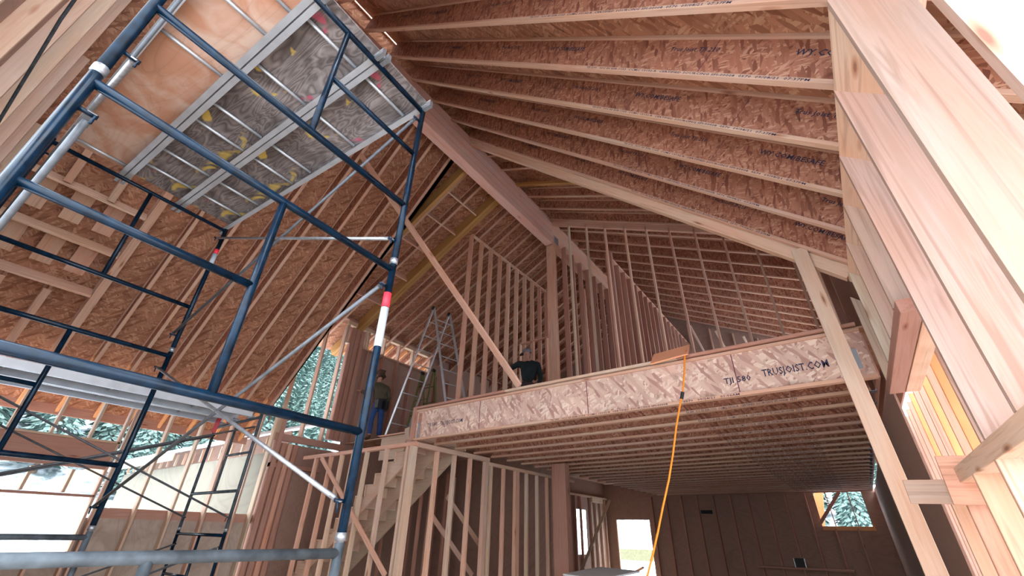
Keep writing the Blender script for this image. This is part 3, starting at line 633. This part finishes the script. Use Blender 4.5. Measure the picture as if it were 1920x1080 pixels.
def scaf_deck(org, xd, yd, L, wd, m, n, label, group, rungs, zoff=0):
    M = Matrix.Translation(org) @ Matrix((xd, yd, ZU)).transposed().to_4x4(); r = empty('scaffold_plank', M=M, label=label, cat='scaffold plank', group=group)
    for y in (0, wd-.042):
        b = MB(); b.box((-.06, y, 0), (L+.06, y+.042, .006)); b.box((-.06, y+(0 if y == 0 else .036), .006), (L+.06, y+(.006 if y == 0 else .042), .10)); b.box((-.06, y+.012, .006), (L+.06, y+.018, .012)); b.obj('side_rail', ALU, r)
    MB().box((-.02, .006, .088), (L+.02, wd-.006, .10)).obj('deck_panel', m, r)
    for x in rungs: MB().tube([(x, .03, .065), (x, wd-.03, .065)], .0135, 8).obj('rung', ALU, r, smooth=True)
    for x in (-.05, L+.05):
        for y in (.02, wd-.02): MB().box((x-.05, y-.015, -.03), (x+.05, y+.015, .03)).obj('hook', GALV, r)
    return r
DZ = 1.6+2.951+.022
for i, (s, m, nm) in enumerate(((-.01, OLDPP, 'right plank with paint splashes on the scaffold top'), (.49, OLDP, 'middle weathered plank on the scaffold top, beside the new one'), (.99, PLYN, 'left plank with clean new plywood on the scaffold top'))):
    m = OLDPP if i < 2 else PLYN
    scaf_deck(G1-YS*s+ZU*DZ, -XS, -YS, 3.05, .49, m, 6, nm, 'planks on the blue scaffold', [.22, .84, 1.48, 1.78, 2.40, 2.75] if i < 2 else [.28, .57, 1.17, 2.96])
# ---- second scaffold by the left wall
gp2 = 'frames of the second scaffold'
X1, X2 = V((-1, 0, 0)), V((0, 1, 0))
for y, nm in ((3.0, 'right end'), (-.05, 'left end')):
    b = V((-6.79, y, 0))
    scaf_frame(b, X1, .05, False, BLUE, 'bottom frame of the far scaffold by the left wall, %s' % nm, gp2, 1.5)
    scaf_frame(b, X1, 1.57, True, GREY, 'upper grey frame of the far scaffold by the left wall, %s' % nm, gp2, 1.5)
for x, nm in ((-6.84, 'front'), (-8.24, 'back')):
    for lvl, zb in (('lower', .05), ('upper', 1.57)):
        for k, (za, zc_) in enumerate(((.15, 1.33), (1.33, .15))):
            tube_thing('cross_brace', (x, -.05, zb+za), (x, 3.0, zb+zc_), .0125, DSTEEL, 'thin %s %s brace of the far scaffold, %s to the right' % (lvl, nm, ['rising', 'falling'][k]), 'brace', 'braces of the far scaffold')
for k in range(2):
    scaf_deck(V((-7.12-.52*k, -.15, 3.075)), X2, X1, 3.1, .50, OLDP, 4, 'aluminium plank on far scaffold by the left wall, %s' % ['front one', 'back one'][k], 'planks on the far scaffold', [.5, 1.5, 2.5])
o = MB().box((0, -.004, -.16), (.17, .004, .10)).obj('red_tag', REDP, None, Matrix.Translation(on(405, 790, 'y', 2.9)) @ Matrix.Rotation(.3, 4, 'Y')); tag(o, 'small red tag hanging at the far scaffold plank end', 'tag')
# ================================================================== LADDERS
def ladder(name, rails, rungs, label, m=ALU, capm=BLACK):
    r = empty(name, rails[0][0], label=label, cat='ladder'); o0 = rails[0][0]
    for face in rails:                      # face = (top1, top2, foot1, foot2)
        t1, t2, f1, f2 = [V(p)-V(o0) for p in face]
        for a, b in ((t1, f1), (t2, f2)):
            M, L = frame_mat(a, b, (0, 0, 1)); MB().box((0, -.012, -.035), (L, .012, .035), .004).obj('rail', m, r, M)
            MB().box((L-.08, -.02, -.045), (L, .02, .045)).obj('foot', capm, r, M)
        for k in range(1, rungs):
            q = k/rungs; MB().tube([t1.lerp(f1, q), t2.lerp(f2, q)], .014, 8).obj('rung', m, r, smooth=True)
    t1, t2 = [V(p)-V(o0) for p in rails[0][:2]]
    MB().tube([t1-V((0, .03, 0)), t1+V((0, .05, 0))], .055, 12).obj('hinge', capm, r, smooth=True); MB().tube([t2-V((0, .03, 0)), t2+V((0, .05, 0))], .055, 12).obj('hinge', capm, r, smooth=True)
    return r
yl = 7.35
H1 = on(813, 578, 'y', yl); H2 = on(842, 590, 'y', yl+.48)
def ft(p, q, y):                       # follow the rail seen through two pixels of the plane y down to the loft floor
    a, b = on(*p, 'y', y), on(*q, 'y', y); k = (3.69-a.z)/(b.z-a.z); return a+(b-a)*k
F1 = ft((813, 578), (744, 760), yl); F3 = ft((817, 580), (836, 750), yl); F2 = F1+V((0.05, .62, 0)); F4 = F3+V((.12, .62, 0))
ladder('folding_ladder', [(H1, H2, F1, F2), (H1+V((.03, 0, 0)), H2+V((.03, 0, 0)), F3, F4)], 9, 'tall aluminium folding ladder standing open on the loft')
q1 = on(792, 700, 'y', 8.9)
ladder('step_ladder', [(q1, q1+V((.5, 0, 0)), q1+V((-.08, -.35, 3.69-q1.z)), q1+V((.58, -.35, 3.69-q1.z))), (q1+V((0, .05, 0)), q1+V((.5, .05, 0)), q1+V((-.05, .5, 3.69-q1.z)), q1+V((.55, .5, 3.69-q1.z)))], 5, 'short yellow green step ladder behind the tall ladder', GRNF)
# ================================================================== WORKERS
def skin(name, chains, m, parent=None, sub=1):
    """chains: lists of (point, radius); equal points are welded into joints; root is the first point"""
    vs, rs, es = [], [], []
    def idx(p, r):
        for i, q in enumerate(vs):
            if (q-p).length < 1e-4: return i
        vs.append(p); rs.append(r); return len(vs)-1
    for ch in chains:
        ids = [idx(V(p), r) for p, r in ch]
        es += [(a, b) for a, b in zip(ids, ids[1:])]
    me = bpy.data.meshes.new(name); me.from_pydata(vs, es, []); me.materials.append(m)
    o = bpy.data.objects.new(name, me); C.objects.link(o)
    md = o.modifiers.new('skin', 'SKIN'); md.use_smooth_shade = True
    for i, sv in enumerate(me.skin_vertices[0].data): sv.radius = (rs[i], rs[i]) if not isinstance(rs[i], tuple) else rs[i]; sv.use_root = i == 0
    sb_ = o.modifiers.new('sub', 'SUBSURF'); sb_.levels = sub; sb_.render_levels = sub
    if parent: o.parent = parent; o.matrix_basis = parent.matrix_basis.inverted()
    return o
SKIN = plainmat('skin', (.45, .24, .17), .6, 0, .05)
def worker(label, J, facing, shirt, pants, hat=None, hair=None, belt=False, cap_dir=None):
    g = lambda k: V(J[k])
    r = empty('person', J['root'], label=label, cat='person')
    fwd = V(facing).normalized(); side = fwd.cross(ZU)
    pel, che, nek, hed = g('pelvis'), g('chest'), g('neck'), g('head')
    ch = [[(pel, .115), (pel.lerp(che, .5), .11), (che, .14), (nek, .062), (nek.lerp(hed, .45), .058), (hed-ZU*.02+fwd*.01, .088), (hed+ZU*.06, .09), (hed+ZU*.115, .05)]]
    for s in 'LR':
        sh, el, ha, hp, kn, ak = [g(k+s) for k in ('sh', 'el', 'ha', 'hip', 'kn', 'ank')]
        ch.append([(che, .15), (sh, .062), (el, .043), (el.lerp(ha, .45), .04), (ha, .028), (ha+(ha-el).normalized()*.05, .036)])
        ch.append([(pel, .13), (hp, .088), (kn, .058), (kn.lerp(ak, .4), .056), (ak, .04), (ak+fwd*.05-ZU*.05, .042), (ak+fwd*.17-ZU*.06, .032)])
        d = (ha-el).normalized(); pa = ha+d*.05; sd = d.cross(ZU).normalized() if abs(d.z) < .9 else side; curl = -ZU*.5+fwd*.3
        for k, (off, ln) in enumerate(((-.033, .065), (-.011, .075), (.011, .07), (.033, .055))):
            b = pa+sd*off+d*.02; ch.append([(ha+d*.05, .036), (b+d*.015, .009), (b+d*ln*.6+curl*.01, .0085), (b+d*ln+curl*.035, .007)])
        ch.append([(ha+d*.05, .036), (ha+d*.04+sd*-.045, .011), (ha+d*.085+sd*-.062+curl*.02, .009)])
    body = skin('body', ch, SKIN, r)
    # face
    fc = hed+fwd*.085
    MB().tube([fc+ZU*.02, fc+fwd*.028-ZU*.02, fc+fwd*.004-ZU*.03], [.008, .016, .01], 8).obj('nose', SKIN, r, r.matrix_basis.inverted(), True)
    for s in (-1, 1):
        e = hed+fwd*.078+side*.033*s+ZU*.022; MB().tube([e-side*.012, e, e+side*.012], [.004, .010, .004], 8).obj('eye', BLACK, r, r.matrix_basis.inverted(), True)
        e = hed+side*.088*s; MB().tube([e-ZU*.03, e, e+ZU*.03], [.008, .017, .01], 8).obj('ear', SKIN, r, r.matrix_basis.inverted(), True)
    e = hed+fwd*.086-ZU*.05; MB().tube([e-side*.022, e+fwd*.004, e+side*.022], [.003, .007, .003], 8).obj('mouth', REDB, r, r.matrix_basis.inverted(), True)
    # clothes
    t = [[(pel-ZU*.04, .17), (pel.lerp(che, .5), .175), (che, .185), (nek-ZU*.02, .09)]]
    for s in 'LR':
        sh, el, ha = g('sh'+s), g('el'+s), g('ha'+s); t.append([(che, .175), (sh, .085), (el, .062), (el.lerp(ha, .5), .058), (el.lerp(ha, .93), .047)])
    skin('shirt', t, shirt, r)
    t = [[(pel+ZU*.10, .14), (pel, .15)]]
    for s in 'LR':
        hp, kn, ak = g('hip'+s), g('kn'+s), g('ank'+s); t.append([(pel, .15), (hp, .105), (kn, .078), (kn.lerp(ak, .5), .074), (ak+ZU*.03, .065)])
        skin('boot', [[(ak+ZU*.04, .052), (ak-ZU*.035, .052), (ak+fwd*.08-ZU*.05, .05), (ak+fwd*.19-ZU*.055, .038)]], BROWN, r)
    skin('trousers', t, pants, r)
    if hat:
        cdv = V(cap_dir or facing).normalized(); top = hed+ZU*.055; b = MB()
        n = 16; rings = [(.108, .0), (.112, .03), (.10, .075), (.06, .11), (.01, .122)]
        vs = [top+V((math.cos(k*2*math.pi/n), math.sin(k*2*math.pi/n), 0))*rr+ZU*zz for rr, zz in rings for k in range(n)]
        b.add(vs, [(i*n+k, i*n+(k+1) % n, (i+1)*n+(k+1) % n, (i+1)*n+k) for i in range(len(rings)-1) for k in range(n)]+[tuple(range((len(rings)-1)*n, len(rings)*n))])
        cp = b.obj('cap', hat, r, r.matrix_basis.inverted(), True)
        sd = cdv.cross(ZU); b = MB(); pts_ = [top+cdv*(.09+.10*math.sin(a))+sd*(.085*math.cos(a)) +ZU*(.012-.02*math.sin(a)) for a in [math.pi*k/10 for k in range(11)]]
        b.add(pts_+[p-ZU*.008 for p in pts_], [tuple(range(11)), tuple(range(21, 10, -1))]+[(i, i+11, (i+1) % 11+11, (i+1) % 11) for i in range(11)]); b.obj('cap_brim', BROWN, r, r.matrix_basis.inverted())
    if hair: skin('hair', [[(hed+ZU*.05-fwd*.03, .10), (hed+ZU*.10-fwd*.01, .085), (hed+ZU*.13, .05)], [(hed+ZU*.05-fwd*.03, .10), (hed-ZU*.04-fwd*.05, .07)]], hair, r)
    if belt:
        b = MB(); n = 20; vs = [pel+ZU*z+V((math.cos(k*2*math.pi/n)*.185, math.sin(k*2*math.pi/n)*.16, 0)) for z in (.02, .09) for k in range(n)]
        bl = b.add(vs, [(k, (k+1) % n, n+(k+1) % n, n+k) for k in range(n)]).obj('tool_belt', BLACK, r, r.matrix_basis.inverted(), True)
        for a in (.3, 1.5, 2.6, -.9):
            c = pel+V((math.cos(a)*.2, math.sin(a)*.18, -.06)); MB().box(c-V((.07, .06, .12)), c+V((.07, .06, .10))).obj('pouch', BLACK if a != 1.5 else BROWN, r, r.matrix_basis.inverted())
    return r
REDB = plainmat('lip', (.35, .12, .1), .6); BROWN = plainmat('brown_leather', (.09, .05, .035), .7)
DARKC = plainmat('black_green_sweater', (.018, .024, .025), .9, 0, .15); JEAN = plainmat('blue_denim', (.03, .07, .20), .9, 0, .2)
OLIVE = plainmat('olive_brown_shirt', (.085, .075, .05), .9, 0, .2); CAPM = plainmat('grey_cap_cloth', (.22, .21, .24), .9, 0, .25); DARKP = plainmat('dark_trousers', (.05, .035, .035), .9)
h = on(990, 664, 'y', 8.0)
worker('person in a dark sweater and grey cap reaching for the diagonal board on the loft',
    dict(root=(h.x+.03, 8.0, ZL), pelvis=(h.x+.02, 8.0, 4.62), chest=(h.x+.06, 7.98, 5.02), neck=(h.x, 7.95, 5.21), head=h+V((-.03, 0, -.02)),
    shL=(h.x-.17, 7.86, 5.12), elL=on(955, 693, 'y', 7.8), haL=on(940, 684, 'y', 7.85), shR=(h.x+.25, 8.05, 5.06), elR=(h.x+.29, 8.10, 4.76), haR=(h.x+.20, 8.12, 4.50),
    hipL=(h.x-.08, 7.95, 4.55), knL=(h.x-.12, 7.9, 4.15), ankL=(h.x-.08, 7.95, 3.77), hipR=(h.x+.12, 8.05, 4.55), knR=(h.x+.12, 8.0, 4.15), ankR=(h.x+.16, 8.05, 3.77)),
    (-.9, -.35, -.2), DARKC, DARKP, hat=CAPM)
h = on(713, 703, 'x', -9.9); bx_ = h.x; by = h.y
worker('person with olive shirt, tool belt and jeans standing by the brown loft wall',
    dict(root=(bx_, by, ZL), pelvis=(bx_+.02, by+.14, 4.66), chest=(bx_, by+.08, 5.06), neck=(bx_-.02, by+.02, 5.22), head=h+V((0, .02, -.04)),
    shL=(bx_, by-.14, 5.12), elL=on(690, 738, 'x', -10.1), haL=on(676, 733, 'x', -10.4), shR=(bx_+.02, by+.30, 5.12), elR=(bx_+.1, by+.38, 4.84), haR=(bx_-.12, by+.3, 4.68),
    hipL=(bx_, by+.04, 4.58), knL=(bx_-.02, by-.02, 4.17), ankL=(bx_+.02, by-.02, 3.77), hipR=(bx_, by+.24, 4.58), knR=(bx_+.02, by+.26, 4.17), ankR=(bx_+.04, by+.28, 3.77)),
    (-1, .15, 0), OLIVE, JEAN, hair=BROWN, belt=True)
# ================================================================== OUTSIDE
def gh(x, y):
    a = max(0, -x-19); b = max(0, -x-38); c = max(0, y-34); d = max(0, y-60)
    return -.2+a*.06+b*.36+c*.05+d*.25+.35*math.sin(x*.21+y*.13)*min(1, (max(a, c))/15)
vs, fs = [], []; nx, ny = 60, 60
for i in range(nx+1):
    for j in range(ny+1):
        x = -160+260*i/nx; y = -90+260*j/ny; vs.append((x, y, gh(x, y) if not (-16 < x < 6 and -8 < y < 24) else -.25))
for i in range(nx):
    for j in range(ny): k = i*(ny+1)+j; fs.append((k, k+ny+1, k+ny+2, k+1))
g_ = bpy.data.objects.new('snow_ground', mesh('snow_ground', vs, fs, SNOW, True)); C.objects.link(g_); tag(g_, kind='structure')
def crown(seed):
    rn = random.Random(seed); b = MB()
    for _ in range(1500):
        h = rn.random()**1.25; z = 1.0+h*10; R = (1.9*(1-h)+.15)*rn.uniform(.35, 1)**.6; a = rn.uniform(0, 6.283); c = V((math.cos(a)*R, math.sin(a)*R, z-R*.25))
        o_ = V((math.cos(a), math.sin(a), -.35)); t_ = V((-math.sin(a), math.cos(a), rn.uniform(-.4, .4))); q = rn.uniform(.18, .42)*(1.15-h*.5)
        b.add([c-t_*q*.6, c+t_*q*.6, c+o_*q*1.3, c-o_*q*.5+V((0, 0, q*.5))], [(0, 1, 2), (0, 3, 1)])
    return mesh('crown', b.v, b.f, LEAF)
crowns = [crown(i) for i in range(4)]; tk = MB().tube([(0, 0, -1), (0, 0, 9)], [.22, .06], 7); tkm = mesh('trunk', tk.v, tk.f, BARK)
rn = random.Random(5); cnt = 0
def tree(x, y, s, label, group):
    r = empty('conifer_tree', (x, y, gh(x, y)), label=label, cat='tree', group=group); r.scale = (s, s, s*1.15)
    a = bpy.data.objects.new('crown', rn.choice(crowns)); C.objects.link(a); a.parent = r; a.rotation_euler.z = rn.uniform(0, 6)
    t = bpy.data.objects.new('trunk', tkm); C.objects.link(t); t.parent = r
for dist in (44, 49, 54.5, 61, 68, 76, 85, 95, 106):
    sc = .95*max(1, dist/52); y = -10+rn.uniform(0, 2)
    while y < dist*.62:
        if dist > 46 or rn.random() < .4: tree(-dist-rn.uniform(-2, 2.5), y, rn.uniform(.85, 1.1)*sc, 'green conifer on the snowy hillside seen through the left windows', 'conifers on the hillside beyond the left windows')
        y += rn.uniform(3.9, 4.5)*sc
for k in range(24):
    tree(-13+4.2*(k % 6)+rn.uniform(-.5, .5), 52+6*(k//6)+rn.uniform(-.8, .8), rn.uniform(.8, .98), 'green conifer seen through the far right window', 'conifers beyond the far right window')
# wing of the house outside the left window
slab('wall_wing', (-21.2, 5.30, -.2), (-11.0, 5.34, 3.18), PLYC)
wr = MB().prism([(4.95, 3.53), (9.5, 5.15), (9.5, 5.2), (4.95, 3.58)], -22, -11.2); vv = [(y, x, z) for (x, y, z) in wr.v]
o = MB(); o.v = vv; o.f = [tuple(reversed(f)) for f in wr.f]; tag(o.obj('roof_wing', SNOWR), kind='structure')
plank('fascia_board', (-22, 4.93, 3.40), (-15.9, 4.93, 3.40), .03, .26, PALE, 'pale fascia board at the eave of the wing outside', 'board')
for i in range(17):
    x = -20.8+.6*i
    plank('rafter_tail', (x, 5.27, 3.20), (x, 5.27, 3.52), .05, .06, PALE, 'pale rafter end above the cream wing wall, %s from its left end' % ORD[i], 'rafter end', 'rafter ends of the wing', up=(0, 1, 0))
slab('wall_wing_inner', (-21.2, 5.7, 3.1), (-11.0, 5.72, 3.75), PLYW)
plank('barge_board', (-30, 4.7, 3.0), (-22, 4.9, 3.35), .04, .5, OWOOD, 'orange lit board sloping outside beyond the wing', 'board')
plank('yellow_board', (-13.5, 27, .75), (-9.0, 27, .75), .1, .55, YELB, 'pale yellow board outside the far doorway', 'board')
